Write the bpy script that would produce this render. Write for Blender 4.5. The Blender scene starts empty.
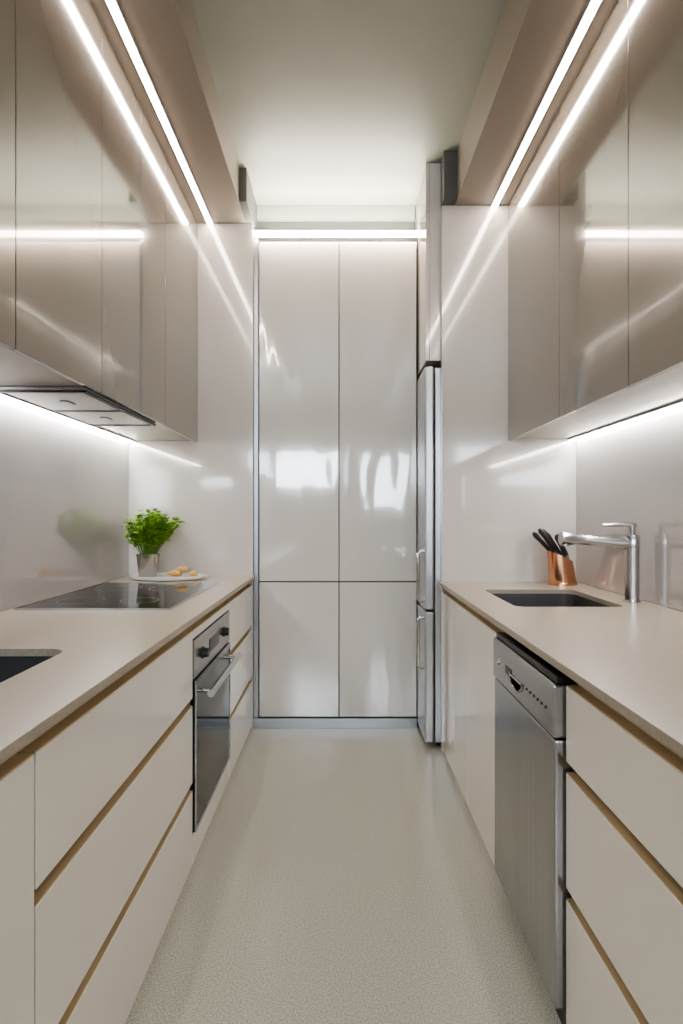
import bpy, bmesh, math, random
from mathutils import Vector, Matrix
random.seed(7)
scene = bpy.context.scene
COL = scene.collection
try:
    scene.view_settings.view_transform='AgX'
    scene.view_settings.look='AgX - Medium High Contrast'
except Exception as e:
    print("look", e)

# ------------------------------------------------------------ materials
def new_mat(name):
    m = bpy.data.materials.new(name); m.use_nodes = True
    nt = m.node_tree
    return m, nt, nt.nodes["Principled BSDF"]

def mat(name, color, rough=0.4, metal=0.0, coat=0.0, coat_rough=0.03, bump=0.0, bump_scale=5.0,
        speck=None, speck_scale=300.0, speck_amt=0.35, emis=None, emis_s=0.0, aniso=None, stretch=None, ior=1.5):
    m, nt, b = new_mat(name)
    b.inputs["Base Color"].default_value = (*color, 1)
    b.inputs["Roughness"].default_value = rough
    b.inputs["Metallic"].default_value = metal
    b.inputs["IOR"].default_value = ior
    b.inputs["Coat Weight"].default_value = coat
    b.inputs["Coat Roughness"].default_value = coat_rough
    if emis:
        b.inputs["Emission Color"].default_value = (*emis, 1)
        b.inputs["Emission Strength"].default_value = emis_s
    tc = nt.nodes.new("ShaderNodeNewGeometry")
    mp = nt.nodes.new("ShaderNodeMapping")
    nt.links.new(tc.outputs["Position"], mp.inputs["Vector"])
    if stretch: mp.inputs["Scale"].default_value = stretch
    if bump > 0:
        n = nt.nodes.new("ShaderNodeTexNoise"); n.inputs["Scale"].default_value = bump_scale
        n.inputs["Detail"].default_value = 1.0
        bp = nt.nodes.new("ShaderNodeBump"); bp.inputs["Strength"].default_value = 1.0
        bp.inputs["Distance"].default_value = bump
        nt.links.new(mp.outputs[0], n.inputs["Vector"])
        nt.links.new(n.outputs[0], bp.inputs["Height"])
        nt.links.new(bp.outputs[0], b.inputs["Normal"])
        if coat: nt.links.new(bp.outputs[0], b.inputs["Coat Normal"])
    n2 = nt.nodes.new("ShaderNodeTexNoise"); n2.inputs["Scale"].default_value = speck_scale if speck else 3.0
    n2.inputs["Detail"].default_value = 3.0
    nt.links.new(mp.outputs[0], n2.inputs["Vector"])
    cr = nt.nodes.new("ShaderNodeValToRGB")
    c2 = speck if speck else tuple(c*0.97 for c in color)
    if speck:
        cr.color_ramp.elements[0].position = 0.5-speck_amt*0.5
        cr.color_ramp.elements[1].position = 0.5+speck_amt*0.5
    cr.color_ramp.elements[0].color = (*c2, 1)
    cr.color_ramp.elements[1].color = (*color, 1)
    nt.links.new(n2.outputs[0], cr.inputs[0])
    nt.links.new(cr.outputs[0], b.inputs["Base Color"])
    return m

M = {}
M['upper'] = mat("taupe_gloss_lacquer", (0.18,0.155,0.126), 0.12, coat=1.0, coat_rough=0.03, bump=0.0006, bump_scale=2.5, ior=1.75)
M['upper_under'] = mat("upper_underside", (0.55,0.52,0.48), 0.25)
M['base'] = mat("cream_gloss_lacquer", (0.84,0.795,0.725), 0.16, coat=0.5, coat_rough=0.05)
M['tall'] = mat("tall_gloss_lacquer", (0.69,0.66,0.62), 0.10, coat=1.0, coat_rough=0.02, bump=0.0026, bump_scale=3.4, ior=1.75, stretch=(2.4,1,0.7))
M['panel'] = mat("gloss_end_panel", (0.64,0.60,0.555), 0.14, coat=1.0, coat_rough=0.04, ior=1.6)
M['splash'] = mat("back_painted_glass", (0.49,0.47,0.463), 0.03, coat=1.0, coat_rough=0.01, ior=1.9)
M['carcass'] = mat("carcass_board", (0.42,0.40,0.37), 0.5)
M['seam'] = mat("seam_dark", (0.10,0.10,0.10), 0.5)
M['brass'] = mat("champagne_rail", (0.58,0.46,0.285), 0.42, metal=0.3)
M['alu'] = mat("brushed_aluminium", (0.42,0.44,0.47), 0.35, metal=0.9)
M['steel'] = mat("brushed_steel", (0.45,0.45,0.465), 0.24, metal=1.0, speck=(0.39,0.39,0.405), speck_scale=60, stretch=(1,1,0.02))
M['fridge'] = mat("fridge_steel", (0.62,0.64,0.67), 0.30, metal=0.9, speck=(0.56,0.58,0.61), speck_scale=60, stretch=(1,1,0.02))
M['steel_h'] = mat("brushed_steel_horizontal", (0.48,0.48,0.49), 0.25, metal=1.0, speck=(0.42,0.42,0.43), speck_scale=60, stretch=(0.02,0.02,1))
M['chrome'] = mat("satin_chrome", (0.52,0.52,0.53), 0.2, metal=1.0)
M['blackglass'] = mat("black_glass", (0.012,0.012,0.013), 0.05, ior=1.45)
M['hobglass'] = mat("hob_glass", (0.02,0.02,0.022), 0.07, ior=1.36)
M['greyprint'] = mat("grey_print", (0.25,0.25,0.25), 0.4)
M['black'] = mat("black_plastic", (0.018,0.018,0.02), 0.35)
M['sink'] = mat("graphite_composite", (0.018,0.018,0.02), 0.5, speck=(0.03,0.03,0.032), speck_scale=500)
M['stone'] = mat("quartz_worktop", (0.43,0.375,0.305), 0.28, speck=(0.33,0.285,0.225), speck_scale=150, speck_amt=0.5)
M['floor'] = mat("resin_floor", (0.62,0.61,0.54), 0.22, speck=(0.33,0.335,0.28), speck_scale=230, speck_amt=0.34, coat=0.8, coat_rough=0.16)
M['wall'] = mat("wall_paint", (0.55,0.53,0.49), 0.6)
M['ceil'] = mat("ceiling_paint", (0.43,0.44,0.38), 0.4)
M['soffit'] = mat("soffit_lacquer", (0.38,0.33,0.28), 0.3)
M['greytrim'] = mat("grey_trim", (0.13,0.13,0.12), 0.5)
M['frame'] = mat("white_window_frame", (0.8,0.8,0.8), 0.4)
M['led'] = mat("led_diffuser", (1,1,1), 0.5, emis=(1.0,0.86,0.74), emis_s=46.0)
M['led_back'] = mat("led_back_diffuser", (1,1,1), 0.5, emis=(1.0,0.80,0.66), emis_s=42.0)
M['led_up'] = mat("led_uplight_diffuser", (1,1,1), 0.5, emis=(1.0,0.95,0.84), emis_s=110.0)
M['led_under'] = mat("led_under_diffuser", (1,1,1), 0.5, emis=(1.0,0.95,0.91), emis_s=60.0)
M['white'] = mat("white_ceramic", (0.78,0.77,0.75), 0.25)
M['leaf'] = mat("leaf_green", (0.34,0.56,0.06), 0.5, speck=(0.18,0.38,0.03), speck_scale=40)
M['stem'] = mat("stem_green", (0.16,0.28,0.05), 0.6)
M['soil'] = mat("soil", (0.05,0.035,0.02), 0.9)
M['pot'] = mat("silver_pot", (0.42,0.41,0.39), 0.25, metal=0.9)
M['pastry'] = mat("golden_pastry", (0.62,0.33,0.10), 0.55, speck=(0.75,0.5,0.22), speck_scale=45)
M['copper'] = mat("copper_block", (0.70,0.36,0.22), 0.16, metal=1.0)

# ------------------------------------------------------------ helpers
def link(o, parent=None):
    COL.objects.link(o)
    if parent is not None:
        o.parent = parent
        o.location = Vector(o.location) - Vector(parent.location)
    return o

def root(name, loc, label, category, group=None):
    e = bpy.data.objects.new(name, None); e.empty_display_size = 0.05
    e.location = loc; COL.objects.link(e)
    e["label"] = label; e["category"] = category
    if group: e["group"] = group
    return e

def finish(bm, name, mats, parent=None, center=None, smooth=False):
    if center is None:
        xs=[v.co for v in bm.verts]
        lo=Vector((min(v.x for v in xs),min(v.y for v in xs),min(v.z for v in xs)))
        hi=Vector((max(v.x for v in xs),max(v.y for v in xs),max(v.z for v in xs)))
        center=(lo+hi)/2; center.z=lo.z
    bmesh.ops.translate(bm, verts=bm.verts, vec=-Vector(center))
    bmesh.ops.recalc_face_normals(bm, faces=bm.faces)
    me = bpy.data.meshes.new(name); bm.to_mesh(me); bm.free()
    if not isinstance(mats,(list,tuple)): mats=[mats]
    for m in mats: me.materials.append(m)
    if smooth:
        me.polygons.foreach_set("use_smooth",[True]*len(me.polygons))
        try: me.set_sharp_from_angle(angle=math.radians(40))
        except Exception: pass
    o = bpy.data.objects.new(name, me); o.location = center
    return link(o, parent)

def add_box(bm, x0,x1,y0,y1,z0,z1, bevel=0.0, mi=0, seg=2):
    x0,x1=min(x0,x1),max(x0,x1); y0,y1=min(y0,y1),max(y0,y1); z0,z1=min(z0,z1),max(z0,z1)
    t = bmesh.new()
    bmesh.ops.create_cube(t, size=1.0)
    for v in t.verts:
        v.co = Vector(((x0+x1)/2+v.co.x*(x1-x0),(y0+y1)/2+v.co.y*(y1-y0),(z0+z1)/2+v.co.z*(z1-z0)))
    if bevel>0: bmesh.ops.bevel(t, geom=t.edges[:], offset=bevel, segments=seg, affect='EDGES', profile=0.5)
    for f in t.faces: f.material_index=mi
    me=bpy.data.meshes.new("tmp"); t.to_mesh(me); t.free(); bm.from_mesh(me); bpy.data.meshes.remove(me)

def box(name, x0,x1,y0,y1,z0,z1, m, parent=None, bevel=0.002):
    bm=bmesh.new(); add_box(bm,x0,x1,y0,y1,z0,z1,bevel)
    return finish(bm,name,m,parent)

def boxes(name, lst, m, parent=None, bevel=0.0):
    bm=bmesh.new()
    for b in lst: add_box(bm,*b,bevel)
    return finish(bm,name,m,parent)

def rrect(x0,x1,y0,y1,r,n=6):
    pts=[]
    for cx,cy,a0 in ((x1-r,y1-r,0),(x0+r,y1-r,90),(x0+r,y0+r,180),(x1-r,y0+r,270)):
        for i in range(n+1):
            a=math.radians(a0+90*i/n); pts.append((cx+r*math.cos(a),cy+r*math.sin(a)))
    return pts

def plate(name, outer, holes, mapf, t, m, parent=None):
    bm=bmesh.new(); edges=[]
    for loop in [outer]+holes:
        vs=[bm.verts.new(mapf(u,v,0)) for u,v in loop]
        for i in range(len(vs)): edges.append(bm.edges.new((vs[i],vs[(i+1)%len(vs)])))
    bmesh.ops.triangle_fill(bm, edges=edges, use_beauty=True)
    r=bmesh.ops.extrude_face_region(bm, geom=bm.faces[:])
    d=Vector(mapf(0,0,t))-Vector(mapf(0,0,0))
    bmesh.ops.translate(bm, verts=[e for e in r['geom'] if isinstance(e,bmesh.types.BMVert)], vec=d)
    return finish(bm,name,m,parent)

def tube(bm, pts, radii, n=16, cap=True, mi=0, flat=(1,1)):
    pts=[Vector(p) for p in pts]
    if not isinstance(radii,(list,tuple)): radii=[radii]*len(pts)
    rings=[]; up=None
    for i,p in enumerate(pts):
        d=(pts[min(i+1,len(pts)-1)]-pts[max(i-1,0)]).normalized()
        if up is None:
            a=Vector((0,0,1)) if abs(d.z)<0.9 else Vector((0,1,0))
            u=d.cross(a).normalized()
        else:
            u=(up-d*up.dot(d)).normalized()
        up=u; w=d.cross(u)
        rings.append([bm.verts.new(p+(u*math.cos(2*math.pi*k/n)*flat[0]+w*math.sin(2*math.pi*k/n)*flat[1])*radii[i]) for k in range(n)])
    for a,b in zip(rings,rings[1:]):
        for k in range(n):
            f=bm.faces.new((a[k],a[(k+1)%n],b[(k+1)%n],b[k])); f.material_index=mi
    if cap:
        bm.faces.new(rings[0]).material_index=mi; bm.faces.new(rings[-1][::-1]).material_index=mi

def lathe(bm, prof, cx,cy,cz,n=32,sx=1,sy=1):
    rings=[]
    for r,z in prof:
        rings.append([bm.verts.new((cx+r*sx*math.cos(2*math.pi*k/n),cy+r*sy*math.sin(2*math.pi*k/n),cz+z)) for k in range(n)])
    for a,b in zip(rings,rings[1:]):
        for k in range(n): bm.faces.new((a[k],a[(k+1)%n],b[(k+1)%n],b[k]))
    bm.faces.new(rings[0]); bm.faces.new(rings[-1])

def struct(o): o["kind"]="structure"; return o

# ------------------------------------------------------------ layout
LW,RW = -1.250, 1.255
LP,RP = 3.22, 2.92
YB=3.25
CEIL=3.15
SL,SR=2.965,2.90
LF,RF=0.52,0.535
LU,RU=0.837,0.885
ZUL,ZUR=1.69,1.66
Y0=-3.0

struct(box("floor", -1.5,1.5,Y0-0.2,4.1,-0.1,0.0, M['floor'], bevel=0))
struct(box("ceiling", -1.5,1.5,Y0-0.2,4.1,CEIL,CEIL+0.1, M['ceil'], bevel=0))
struct(box("wall_left", LW-0.12,LW,Y0-0.2,4.1,0,CEIL, M['wall'], bevel=0))
struct(box("wall_right", RW,RW+0.12,Y0-0.2,4.1,0,CEIL, M['wall'], bevel=0))
struct(box("wall_back", LW,RW,3.92,4.1,0,CEIL, M['wall'], bevel=0))
W1=(-1.16,-0.04,1.70,2.42); W2=(0.45,1.10,1.35,2.35)
rect=lambda a:[(a[0],a[2]),(a[1],a[2]),(a[1],a[3]),(a[0],a[3])]
struct(plate("wall_front", rect((LW,RW,0,CEIL)), [rect(W1),rect(W2)], lambda u,v,w:(u,Y0-w,v), 0.15, M['wall']))
for i,w in enumerate((W1,W2)):
    bm=bmesh.new(); f=0.045
    for b in ((w[0],w[1],w[2],w[2]+f),(w[0],w[1],w[3]-f,w[3]),(w[0],w[0]+f,w[2]+f,w[3]-f),(w[1]-f,w[1],w[2]+f,w[3]-f)):
        add_box(bm,b[0],b[1],Y0-0.10,Y0-0.04,b[2],b[3],0.003)
    struct(finish(bm,"window_%d"%(i+1),M['frame']))
    ld=bpy.data.lights.new("window_daylight",'AREA'); ld.shape='RECTANGLE'
    ld.size=w[1]-w[0]; ld.size_y=w[3]-w[2]; ld.energy=56*(w[1]-w[0]); ld.color=(0.80,0.90,1.0)
    lo=bpy.data.objects.new("window_daylight",ld); lo.location=((w[0]+w[1])/2,Y0-0.16,(w[2]+w[3])/2)
    lo.rotation_euler=(math.radians(90),0,0); COL.objects.link(lo)

struct(box("trim_1", LW,-0.556,Y0,LP,SL,CEIL, M['soffit'], bevel=0.003))
struct(box("trim_2", 0.605,RW,Y0,RP,SR,CEIL, M['soffit'], bevel=0.003))
struct(box("trim_3", LW,-0.515,LP,3.9,SL,CEIL, M['greytrim'], bevel=0))
struct(box("trim_4", 0.535,RW,RP,RP+0.03,SR,CEIL, M['greytrim'], bevel=0))
struct(box("trim_7", -0.556,-0.515,3.0,LP,SL,CEIL, M['greytrim'], bevel=0))
struct(box("trim_8", 0.535,0.605,2.86,RP,SR,CEIL, M['greytrim'], bevel=0))
struct(box("trim_5", -0.515,0.452,3.36,3.9,3.07,CEIL, M['ceil'], bevel=0.002))
struct(box("trim_6", -0.515,0.452,3.40,3.9,2.90,3.07, M['greytrim'], bevel=0))
struct(box("baseboard_back", -0.515,0.448,3.235,3.25,0,0.058, M['alu'], bevel=0.001))

p=box("end_panel", LW+0.002,-0.515,LP,LP+0.04,0,SL-0.001, M['panel'])
p["label"]="tall glossy cream end panel beside the worktop"; p["category"]="panel"; p["group"]="tall end panels"
p=box("end_panel", RF+0.0,RW-0.002,RP,RP+0.03,0,SR-0.001, M['panel'])
p["label"]="tall glossy cream end panel screening the fridge"; p["category"]="panel"; p["group"]="tall end panels"
p=box("splashback", LW+0.001,LW+0.008,0.2,LP-0.002,0.902,ZUL-0.002, M['splash'],bevel=0.001)
p["label"]="glossy pale grey glass splashback behind the hob"; p["category"]="splashback"; p["group"]="glass splashbacks"
p=box("splashback", RW-0.008,RW-0.001,0.2,RP-0.002,0.902,ZUR-0.002, M['splash'],bevel=0.001)
p["label"]="glossy pale grey glass splashback behind the tap"; p["category"]="splashback"; p["group"]="glass splashbacks"

# ------------------------------------------------------------ tall cabinets
def tall(x0,x1,label):
    r=root("tall_cabinet",((x0+x1)/2,3.55,0),label,"cabinet","tall back cabinets")
    g=0.0025
    box("body",x0,x1,YB+0.022,3.88,0.0,2.885,M['seam'],r,0)
    box("door",x0+g,x1-g,YB,YB+0.02,0.865,2.87,M['tall'],r,0.0015)
    box("door",x0+g,x1-g,YB,YB+0.02,0.064,0.857,M['tall'],r,0.0015)
tall(-0.485,-0.012,"tall glossy cream cabinet with upper and lower door")
tall(-0.011,0.448,"tall glossy cream cabinet with two doors beside the fridge")
p=box("filler_strip",-0.514,-0.487,YB-0.01,YB+0.02,0.06,2.885,M['alu']); p["label"]="slim grey metal filler strip beside tall cabinet"; p["category"]="filler strip"

r=root("bridge_cabinet",(0.8,3.2,2.07),"glossy cream cabinet mounted above the fridge","cabinet")
box("body",0.476,1.2,RP+0.034,3.88,2.085,3.145,M['panel'],r,0)
box("door",0.455,0.475,RP+0.034,3.55,2.085,2.885,M['panel'],r,0.0015)
box("top_panel",0.455,0.475,RP+0.034,3.55,2.889,3.145,M['panel'],r,0.0015)

# ------------------------------------------------------------ fridge
fy0,fy1=RP+0.034,3.55
r=root("fridge",(0.8,(fy0+fy1)/2,0),"tall stainless steel fridge freezer with two doors","fridge")
box("body",0.505,1.12,fy0+0.004,fy1,0.03,2.05,M['fridge'],r,0.006)
box("door",0.450,0.500,fy0,fy1,0.745,2.055,M['fridge'],r,0.010)
box("door",0.450,0.500,fy0,fy1,0.03,0.735,M['fridge'],r,0.010)
for fx in (0.54,1.02):
    for yy in (fy0+0.05,fy1-0.05):
        bm=bmesh.new(); tube(bm,[(fx,yy,0),(fx,yy,0.01),(fx,yy,0.03)],[0.018,0.018,0.012],14); finish(bm,"foot",M['black'],r)
for z0,z1 in ((0.79,1.06),(0.43,0.70)):
    bm=bmesh.new(); y=fy0+0.03
    tube(bm,[(0.452,y,z0),(0.430,y,z0),(0.418,y,z0+0.012),(0.418,y,z1-0.012),(0.430,y,z1),(0.452,y,z1)],0.010,12)
    h=finish(bm,"handle",M['chrome'],r,smooth=True)
box("hinge_cover",0.46,0.52,fy1-0.08,fy1-0.02,2.052,2.07,M['black'],r,0.002)

# ------------------------------------------------------------ base cabinets
def rail(s,f,y0,y1,zlo,zhi,r):
    boxes("handle_rail",[(s*(f+0.0015),s*(f+0.034),y0+0.0018,y1-0.0018,zlo,zlo+0.003),(s*(f+0.0305),s*(f+0.034),y0,y1,zlo+0.003,zhi)],M['brass'],r)

GAP=0.0145
def base_unit(s,y0,y1,kind,gaps,label,cat="cabinet"):
    f=LF if s<0 else RF; w=(abs(LW) if s<0 else RW)-0.01
    r=root("base_cabinet",(s*(f+w)/2,(y0+y1)/2,0),label,cat,"base cabinets")
    t=0.018; c0=f+0.036
    B=[(s*c0,s*w,y0+0.0005,y0+t,0.05,0.872),(s*c0,s*w,y1-t,y1-0.0005,0.05,0.872),
       (s*c0,s*w,y0+t,y1-t,0.05,0.068),(s*(w-0.01),s*w,y0+t,y1-t,0.068,0.872),(s*c0,s*(c0+0.05),y0+t,y1-t,0.855,0.872)]
    boxes("body",B,M['carcass'],r)
    box("plinth",s*(f+0.012),s*(f+0.03),y0,y1,0.0,0.05,M['base'],r,0)
    g=0.0018
    tops=sorted(gaps)
    lo=0.030; fr=[]
    for q in tops+[0.844]:
        fr.append((lo,q if q==0.844 else q-GAP)); lo=q+GAP
    ycuts=[y0,y1] if kind!="doors" else [y0,(y0*0.56+y1*0.44),y1]
    for a,b in zip(ycuts,ycuts[1:]):
        for z0,z1 in fr:
            nm="drawer" if kind=="drawers" else "door"
            box(nm,s*f,s*(f+0.02),a+g,b-g,z0,z1,M['base'],r,0.0015)
    for q in tops: rail(s,f,y0,y1,q-GAP+0.0002,q+GAP+0.01,r)
    rail(s,f,y0,y1,0.8442,0.879,r)
    return r
base_unit(-1,0.20,0.935,"door",[],"cream handleless base cabinet under the dark sink")
base_unit(-1,0.937,1.93,"drawers",[0.597,0.30],"wide cream drawer cabinet with brass finger rails")
base_unit(-1,2.552,3.215,"drawers",[0.597,0.30],"cream drawer cabinet between oven and tall end panel")
base_unit(1,1.862,2.915,"doors",[],"cream two door cabinet under the sink")
base_unit(1,0.75,1.31,"drawers",[0.652,0.352],"cream three drawer cabinet with brass rails beside dishwasher")
base_unit(1,0.20,0.748,"drawers",[0.652,0.352],"cream three drawer cabinet with brass finger rails")

SK1=(-1.13,-0.715,0.72,1.45); SK2=(0.675,1.10,2.12,2.62)
o=plate("worktop",[(LW+0.001,0.18),(-LF+0.012-0.0,0.18),(-LF+0.012,LP-0.002),(LW+0.001,LP-0.002)],[rrect(*SK1,0.05)],lambda u,v,w:(u,v,0.90-w),0.020,M['stone'])
o["label"]="long beige stone worktop with hob and sink cutout"; o["category"]="worktop"; o["group"]="stone worktops"
o=plate("worktop",[(RW-0.001,0.18),(RF-0.012,0.18),(RF-0.012,RP-0.002),(RW-0.001,RP-0.002)],[rrect(*SK2,0.04)],lambda u,v,w:(u,v,0.90-w),0.020,M['stone'])
o["label"]="long beige stone worktop with undermount sink cutout"; o["category"]="worktop"; o["group"]="stone worktops"

def sink(rc,label,depth=0.19):
    r=root("sink",((rc[0]+rc[1])/2,(rc[2]+rc[3])/2,0.879-depth),label,"sink","undermount sinks")
    bm=bmesh.new(); e=0.006
    def loop(off,z,rad):
        return [bm.verts.new((x,y,z)) for x,y in rrect(rc[0]-off,rc[1]+off,rc[2]-off,rc[3]+off,rad)]
    L=[loop(0.018,0.879,0.06),loop(0.003,0.879,0.05),loop(-0.004,0.879-0.02,0.05),loop(-0.012,0.879-depth+0.03,0.05),loop(-0.035,0.879-depth+0.004,0.035)]
    O=[loop(0.018,0.873,0.06),loop(0.004,0.870,0.05),loop(0.0,0.879-depth-0.004,0.05)]
    for seq in (L,O):
        for a,b in zip(seq,seq[1:]):
            for k in range(len(a)): bm.faces.new((a[k],a[(k+1)%len(a)],b[(k+1)%len(a)],b[k]))
    for k in range(len(L[0])): bm.faces.new((L[0][k],L[0][(k+1)%len(L[0])],O[0][(k+1)%len(L[0])],O[0][k]))
    bm.faces.new(L[-1]); bm.faces.new(O[-1])
    finish(bm,"basin",M['sink'],r,smooth=True)
    bm=bmesh.new(); lathe(bm,[(0.0,0.0),(0.043,0.0),(0.045,0.003),(0.036,0.005),(0.03,0.002),(0.001,0.002)],(rc[0]+rc[1])/2,(rc[2]+rc[3])/2,0.879-depth+0.0045)
    finish(bm,"drain",M['chrome'],r,smooth=True)
sink(SK1,"black composite sink set under the worktop near the hob")
sink(SK2,"black undermount sink below the chrome tap",0.17)

# ------------------------------------------------------------ hob
hx0,hx1,hy0,hy1=-1.215,-0.635,2.04,2.85
r=root("hob",((hx0+hx1)/2,(hy0+hy1)/2,0.90),"flat black glass induction hob with steel frame","hob")
box("glass",hx0+0.004,hx1-0.004,hy0+0.004,hy1-0.004,0.9005,0.9065,M['hobglass'],r,0.001)
boxes("frame",[(hx0,hx0+0.004,hy0,hy1,0.9003,0.9075),(hx1-0.004,hx1,hy0,hy1,0.9003,0.9075),(hx0+0.004,hx1-0.004,hy0,hy0+0.004,0.9003,0.9075),(hx0+0.004,hx1-0.004,hy1-0.004,hy1,0.9003,0.9075)],M['chrome'],r)
for cx,cy,rad in ((-1.06,2.24,0.09),(-1.06,2.62,0.105),(-0.82,2.24,0.075),(-0.82,2.62,0.09)):
    bm=bmesh.new()
    n=48; a=[bm.verts.new((cx+rad*math.cos(2*math.pi*k/n),cy+rad*math.sin(2*math.pi*k/n),0.9067)) for k in range(n)]
    b=[bm.verts.new((cx+(rad-0.002)*math.cos(2*math.pi*k/n),cy+(rad-0.002)*math.sin(2*math.pi*k/n),0.9067)) for k in range(n)]
    for k in range(n): bm.faces.new((a[k],a[(k+1)%n],b[(k+1)%n],b[k]))
    finish(bm,"zone_marking",M['greyprint'],r)

# ------------------------------------------------------------ oven
oy0,oy1=1.936,2.546
r=root("oven",(-0.8,(oy0+oy1)/2,0.13),"built-in stainless oven with dark glass door","oven")
box("body",-1.15,-(LF+0.012),oy0+0.01,oy1-0.01,0.135,0.80,M['carcass'],r,0)
box("control_panel",-(LF+0.012),-(LF-0.004),oy0,oy1,0.675,0.812,M['steel_h'],r,0.002)
box("door",-(LF+0.012),-(LF-0.006),oy0,oy1,0.135,0.668,M['blackglass'],r,0.002)
boxes("door_frame",[(-(LF-0.006),-(LF-0.009),oy0,oy0+0.014,0.135,0.668),(-(LF-0.006),-(LF-0.009),oy1-0.014,oy1,0.135,0.668),(-(LF-0.006),-(LF-0.009),oy0+0.014,oy1-0.014,0.645,0.668),(-(LF-0.006),-(LF-0.009),oy0+0.014,oy1-0.014,0.135,0.15)],M['steel_h'],r)
bm=bmesh.new(); hx=-(LF-0.055)
tube(bm,[(hx,oy0+0.03,0.615),(hx,oy1-0.03,0.615)],0.013,14)
for y in (oy0+0.07,oy1-0.07): tube(bm,[(-(LF-0.005),y,0.615),(hx,y,0.615)],0.008,10)
finish(bm,"handle",M['chrome'],r,smooth=True)
for y in (oy0+0.12,oy1-0.12):
    bm=bmesh.new(); tube(bm,[(-(LF-0.004),y,0.74),(-(LF-0.008),y,0.74),(-(LF-0.010),y,0.74),(-(LF-0.026),y,0.74)],[0.022,0.022,0.018,0.016],20)
    finish(bm,"knob",M['black'],r,smooth=True)
box("display",-(LF-0.004),-(LF-0.006),(oy0+oy1)/2-0.08,(oy0+oy1)/2+0.08,0.715,0.765,M['blackglass'],r,0)
r=root("base_cabinet",(-0.8,(oy0+oy1)/2,0),"cream cabinet housing around the built-in oven","cabinet","base cabinets")
box("lower_panel",-LF,-(LF+0.02),oy0-0.004,oy1+0.004,0.03,0.128,M['base'],r,0.0015)
box("upper_panel",-LF,-(LF+0.02),oy0-0.004,oy1+0.004,0.817,0.844,M['base'],r,0.0015)
box("plinth",-(LF+0.012),-(LF+0.03),oy0-0.004,oy1+0.004,0,0.05,M['base'],r,0)
rail(-1,LF,oy0-0.004,oy1+0.004,0.8442,0.879,r)
box("body",-(LF+0.034),-1.24,oy0,oy1,0.05,0.128,M['carcass'],r,0)

# ------------------------------------------------------------ dishwasher
dy0,dy1=1.318,1.842; df=RF-0.022
r=root("dishwasher",(0.85,(dy0+dy1)/2,0),"freestanding stainless steel dishwasher with control strip","dishwasher")
box("body",df+0.045,1.12,dy0+0.006,dy1-0.006,0.03,0.845,M['alu'],r,0.003)
box("top_cover",df+0.006,1.12,dy0+0.002,dy1-0.002,0.846,0.862,M['black'],r,0.003)
box("door",df,df+0.042,dy0,dy1,0.065,0.712,M['steel'],r,0.006)
box("control_panel",df-0.004,df+0.042,dy0,dy1,0.716,0.845,M['steel_h'],r,0.006)
box("kickplate",df+0.03,df+0.044,dy0+0.005,dy1-0.005,0.0,0.062,M['black'],r,0.001)
bm=bmesh.new(); yc=1.60; P=[]
for i in range(13):
    a=math.pi+math.pi*i/12; P.append((df-0.006,yc+0.055*math.cos(a),0.775+0.032*math.sin(a)))
tube(bm,P,0.003,8); tube(bm,[P[0],P[-1]],0.003,8)
finish(bm,"handle",M['chrome'],r,smooth=True)
bm=bmesh.new(); vs=[bm.verts.new((df-0.0046,yc+0.052*math.cos(math.pi+math.pi*i/12),0.775+0.029*math.sin(math.pi+math.pi*i/12))) for i in range(13)]
g=bm.faces.new(vs); bmesh.ops.extrude_face_region(bm,geom=[g])
finish(bm,"handle_recess",M['alu'],r)
for i in range(6):
    y=dy0+0.05+i*0.028
    bm=bmesh.new(); tube(bm,[(df-0.0035,y,0.775),(df-0.0060,y,0.775)],0.004,12)
    finish(bm,"button",M['black'],r,smooth=True)
box("display",df-0.0055,df-0.003,dy1-0.20,dy1-0.14,0.765,0.79,M['blackglass'],r,0)
bm=bmesh.new(); tube(bm,[(df-0.0035,dy1-0.06,0.778),(df-0.008,dy1-0.06,0.778)],0.010,16); finish(bm,"power_button",M['chrome'],r,smooth=True)

# ------------------------------------------------------------ wall cabinets
def upper(s,y0,y1,label):
    f=LU if s<0 else RU; w=(abs(LW) if s<0 else RW)-0.001; z0=ZUL if s<0 else ZUR; z1=(SL if s<0 else SR)-0.002
    r=root("wall_cabinet",(s*(f+w)/2,(y0+y1)/2,z0),label,"cabinet","wall cabinets")
    box("body",s*(f+0.022),s*w,y0+0.0005,y1-0.0005,z0,z1,M['upper_under'],r,0)
    box("door",s*f,s*(f+0.02),y0+0.0016,y1-0.0016,z0-0.010,z1,M['upper'],r,0.001)
ys=[0.2,0.906,1.416,1.926,2.30,2.62,3.215]
for i,(a,b) in enumerate(zip(ys,ys[1:])):
    upper(-1,a,b,"glossy taupe wall cabinet above the hob" if i in(3,4) else "glossy taupe handleless wall cabinet")
ys=[0.2,0.70,1.20,1.695,2.23,2.915]
for a,b in zip(ys,ys[1:]):
    upper(1,a,b,"glossy taupe handleless wall cabinet above the sink" if b>2.2 else "glossy taupe handleless wall cabinet")

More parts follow.
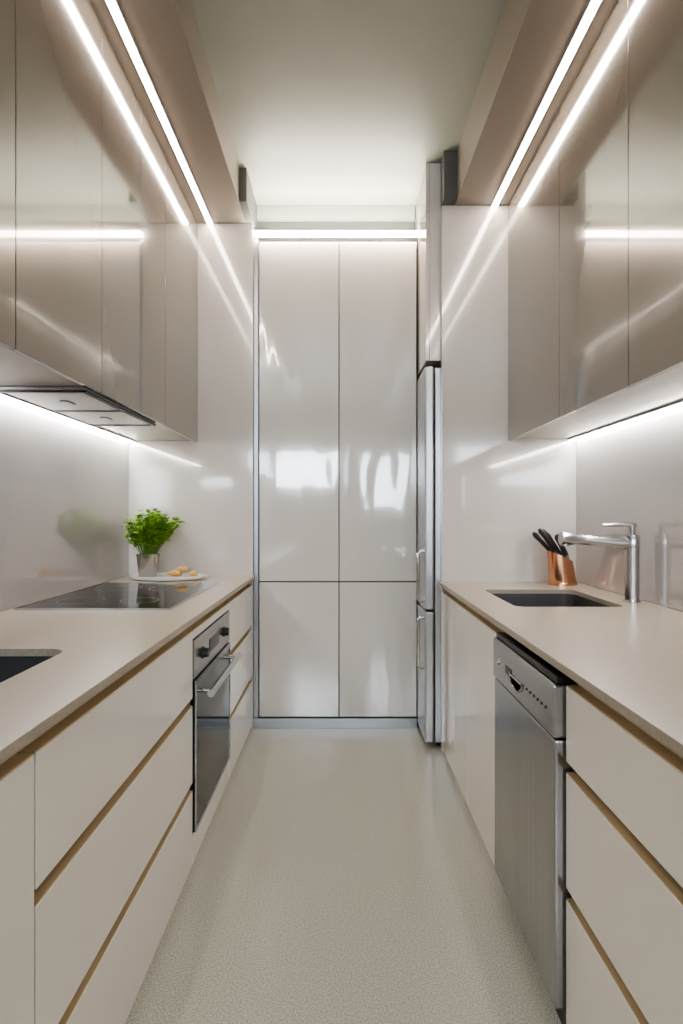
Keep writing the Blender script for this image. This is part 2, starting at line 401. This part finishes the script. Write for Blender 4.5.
# hood
r=root("extractor_hood",(-1.01,2.2,1.66),"slim built-in extractor hood with steel filters","extractor hood")
hz=ZUL
box("housing",-1.170,-0.862,1.86,2.56,hz-0.014,hz-0.001,M['alu'],r,0.003)
for a,b in ((1.885,2.20),(2.22,2.535)):
    bm=bmesh.new()
    add_box(bm,-1.150,-0.885,a,b,hz-0.019,hz-0.0145,0.001)
    add_box(bm,-1.03,-1.00,(a+b)/2-0.03,(a+b)/2+0.03,hz-0.022,hz-0.019,0.001)
    finish(bm,"filter",M['steel'],r)
boxes("edge_trim",[(-0.876,-0.862,1.86,2.56,hz-0.021,hz-0.0145),(-1.170,-1.158,1.86,2.56,hz-0.021,hz-0.0145),(-1.158,-0.876,2.545,2.56,hz-0.021,hz-0.0145),(-1.158,-0.876,1.86,1.878,hz-0.021,hz-0.0145),(-1.158,-0.876,2.202,2.218,hz-0.021,hz-0.0145)],M['black'],r)

# ------------------------------------------------------------ LED lights
def led(label,house,diff,m):
    c=[(house[0]+house[1])/2,(house[2]+house[3])/2,house[4]]
    r=root("led_strip_light",c,label,"led light","led strip lights")
    box("housing",*house,M['alu'],r,0)
    for i,d in enumerate(diff): box("diffuser",*d,m[i],r,0)
zz=SL
led("warm white led strip along the ceiling soffit over cabinets",(-0.785,-0.745,0.2,LP-0.003,zz-0.006,zz),[(-0.779,-0.751,0.202,LP-0.004,zz-0.009,zz-0.0062)],[M['led']])
zz=SR
led("warm white led strip along the ceiling soffit over cabinets",(0.795,0.835,0.2,RP-0.003,zz-0.006,zz),[(0.801,0.829,0.202,RP-0.004,zz-0.009,zz-0.0062)],[M['led']])
led("warm white led strip across the top of tall cabinets",(-0.512,0.450,3.19,3.249,2.892,2.904),[(-0.512,0.450,3.186,3.1895,2.892,2.904),(-0.512,0.450,3.195,3.235,2.889,2.8915),(-0.512,0.450,3.205,3.245,2.9045,2.906)],[M['led_back'],M['led_back'],M['led_up']])
zz=ZUL
led("led strip under wall cabinets lighting the splashback",(-1.236,-1.196,1.70,LP-0.01,zz-0.010,zz),[(-1.230,-1.202,1.702,LP-0.012,zz-0.014,zz-0.0102)],[M['led_under']])
zz=ZUR
led("led strip under wall cabinets lighting the splashback",(1.200,1.240,1.34,RP-0.01,zz-0.010,zz),[(1.206,1.234,1.342,RP-0.012,zz-0.014,zz-0.0102)],[M['led_under']])

# ------------------------------------------------------------ tap
tx,ty=1.185,2.24
r=root("tap",(tx,ty,0.90),"tall satin chrome kitchen tap with side lever","tap")
bm=bmesh.new(); lathe(bm,[(0.0,0),(0.032,0),(0.032,0.006),(0.0275,0.010),(0.0275,0.20),(0.030,0.215),(0.030,0.262),(0.026,0.272),(0.0,0.274)],tx,ty,0.9003)
finish(bm,"body",M['chrome'],r,smooth=True)
bm=bmesh.new()
tube(bm,[(tx-0.01,ty,1.137),(tx-0.08,ty,1.142),(tx-0.19,ty,1.152),(tx-0.235,ty,1.155),(tx-0.245,ty,1.156),(tx-0.29,ty,1.159)],[0.025,0.024,0.022,0.022,0.026,0.027],18)
tube(bm,[(tx-0.272,ty,1.157),(tx-0.272,ty,1.128)],[0.020,0.017],16)
finish(bm,"spout",M['chrome'],r,smooth=True)
bm=bmesh.new()
tube(bm,[(tx,ty,1.172),(tx,ty,1.212)],[0.012,0.012],12)
tube(bm,[(tx+0.014,ty,1.212),(tx-0.03,ty,1.216),(tx-0.12,ty,1.212)],[0.011,0.010,0.006],12)
finish(bm,"lever",M['chrome'],r,smooth=True)

# ------------------------------------------------------------ knife block (oval copper holder with a slanted open top)
kx,ky=1.125,2.80
r=root("knife_block",(kx,ky,0.90),"oval copper knife holder with slanted black insert","knife block")
bm=bmesh.new(); n=40; rings=[]
def kring(rx,ry,cx,z,slant):
    return [bm.verts.new((kx+cx+rx*math.cos(2*math.pi*k/n),ky+ry*math.sin(2*math.pi*k/n),0.9005+z-slant*rx*math.cos(2*math.pi*k/n))) for k in range(n)]
for a in ((0.073,0.055,0.004,0.0,0),(0.073,0.055,0.004,0.010,0),(0.068,0.051,0.003,0.014,0),(0.067,0.050,0.0,0.050,0.10),(0.066,0.050,-0.006,0.100,0.30),(0.065,0.050,-0.012,0.146,0.46),(0.0615,0.0465,-0.012,0.148,0.46),(0.0605,0.0455,-0.012,0.139,0.46)):
    rings.append(kring(*a))
for a,b in zip(rings,rings[1:]):
    for k in range(n): bm.faces.new((a[k],a[(k+1)%n],b[(k+1)%n],b[k]))
bm.faces.new(rings[0]); bm.faces.new(rings[-1])
finish(bm,"holder",M['copper'],r,smooth=True)
bm=bmesh.new()
a=kring(0.059,0.044,-0.012,0.1395,0.46); b=kring(0.058,0.043,-0.012,0.145,0.46)
for k in range(n): bm.faces.new((a[k],a[(k+1)%n],b[(k+1)%n],b[k]))
bm.faces.new(a); bm.faces.new(b)
finish(bm,"insert",M['black'],r)
topa=Vector((kx+0.044,ky,0.9005+0.145-0.46*0.056)); topb=Vector((kx-0.068,ky,0.9005+0.145+0.46*0.056))
k=0
for row,(ny) in enumerate((-0.026,0.0,0.026)):
    for j in range(2 if row!=1 else 3):
        t=(0.26+0.46*j) if row!=1 else (0.10+0.38*j)
        ang=math.radians(22+24*t+4*(row-1))
        nrm=Vector((-math.sin(ang),(row-1)*0.04,math.cos(ang))).normalized()
        base=topa.lerp(topb,t)+Vector((0,ny,0))+nrm*0.007
        L=(0.118,0.142,0.128,0.150,0.122,0.138,0.125)[k]+0.010
        kr=root("kitchen_knife",base,"kitchen knife with black handle standing in the knife block","knife","knives in the knife block")
        bm=bmesh.new(); tube(bm,[base-nrm*0.002,base+nrm*0.014],0.0105,10,flat=(0.9,0.7)); finish(bm,"bolster",M['chrome'],kr,smooth=True)
        bm=bmesh.new(); tube(bm,[base+nrm*0.0145,base+nrm*0.03,base+nrm*L*0.6,base+nrm*(L-0.015),base+nrm*L],[0.012,0.0135,0.013,0.017,0.009],12,flat=(1.0,0.75)); finish(bm,"handle",M['black'],kr,smooth=True)
        k+=1

# ------------------------------------------------------------ tray, plant, pastries
tcx,tcy=-0.955,3.06
bm=bmesh.new(); lathe(bm,[(0.0,0),(0.185,0),(0.205,0.006),(0.212,0.020),(0.206,0.022),(0.196,0.014),(0.0,0.012)],tcx,tcy,0.9005,48,1.0,0.66)
o=finish(bm,"serving_tray",M['white'],smooth=True); o["label"]="oval white serving tray on the worktop"; o["category"]="tray"
px,py,pz=-1.070,3.05,0.9135
r=root("potted_plant",(px,py,pz),"bushy green herb in a silver pot on the tray","potted plant")
bm=bmesh.new(); lathe(bm,[(0,0),(0.044,0),(0.048,0.004),(0.062,0.122),(0.064,0.126),(0.060,0.126),(0.055,0.11),(0,0.11)],px,py,pz,36)
finish(bm,"pot",M['pot'],r,smooth=True)
bm=bmesh.new(); lathe(bm,[(0,0.1105),(0.052,0.1105),(0.050,0.114),(0,0.116)],px,py,pz,24); finish(bm,"soil",M['soil'],r)
bs=bmesh.new(); bl=bmesh.new()
def leaf(bm,p,d,n,L,W):
    d=d.normalized(); s=d.cross(n).normalized(); n2=s.cross(d)
    pts=[p,p+d*L*0.35+s*W*0.5+n2*0.002,p+d*L*0.7+s*W*0.38,p+d*L-n2*0.004,p+d*L*0.7-s*W*0.38,p+d*L*0.35-s*W*0.5+n2*0.002]
    bm.faces.new([bm.verts.new(q) for q in pts])
for i in range(105):
    a=random.uniform(0,2*math.pi); sp=random.uniform(0.0,1.0)**0.6
    H=random.uniform(0.14,0.29)*(1-0.28*sp); R=0.160*sp
    b0=Vector((px+0.035*sp*math.cos(a),py+0.035*sp*math.sin(a),pz+0.11))
    tip=Vector((px+R*math.cos(a)+0.022,py+R*0.75*math.sin(a)-0.01,pz+0.11+H))
    mid=(b0+tip)/2+Vector((0,0,0.02))
    P=[]
    for j in range(8):
        t=j/7; P.append(b0*(1-t)**2+mid*2*t*(1-t)+tip*t*t)
    tube(bs,P,[0.0016]*7+[0.0008],5)
    for j in range(3,8):
        for q in range(4):
            aa=random.uniform(0,2*math.pi)
            dd=Vector((math.cos(aa),math.sin(aa),random.uniform(0.0,0.9)))
            nn=Vector((random.uniform(-.4,.4),random.uniform(-.4,.4),1))
            pp=P[j]+Vector([random.uniform(-0.004,0.004) for _ in range(3)])
            LL=random.uniform(0.022,0.038)
            if pp.y+LL<LP-0.01 and pp.x-LL>LW+0.012: leaf(bl,pp,dd,nn,LL,LL*0.66)
finish(bs,"stems",M['stem'],r); finish(bl,"foliage",M['leaf'],r)
for i,(x,y,z,ang,sc) in enumerate(((-0.925,3.03,0.916,0.3,1.1),(-0.855,3.07,0.916,1.4,1.0),(-0.888,3.055,0.947,2.3,0.9))):
    bm=bmesh.new(); P=[];R=[]
    for j in range(15):
        t=-1+2*j/14; th=t*1.25
        P.append((x+sc*0.040*math.sin(th+ang)*1.0,y+sc*0.040*math.cos(th+ang)-0.02,z+0.016*sc))
        R.append(sc*(0.003+0.0155*(1-abs(t)**1.6))*(1.0 if j%3 else 0.88))
    tube(bm,P,R,12)
    o=finish(bm,"pastry",M['pastry'],smooth=True); o["label"]="small golden crescent pastry on the white tray"; o["category"]="pastry"; o["group"]="pastries on the tray"

# ------------------------------------------------------------ world + camera
w=bpy.data.worlds.new("world"); scene.world=w; w.use_nodes=True
bg=w.node_tree.nodes["Background"]; bg.inputs[0].default_value=(0.75,0.86,1.0,1); bg.inputs[1].default_value=1.5
cd=bpy.data.cameras.new("camera"); cam=bpy.data.objects.new("camera",cd); COL.objects.link(cam)
cam.location=(0,0,1.25); cam.rotation_euler=(math.radians(90),0,0)
cd.sensor_fit='VERTICAL'; cd.sensor_height=36; cd.lens=550*36/1024; cd.clip_start=0.02
cd.shift_x=0.5/1024; cd.shift_y=4/1024
scene.camera=cam
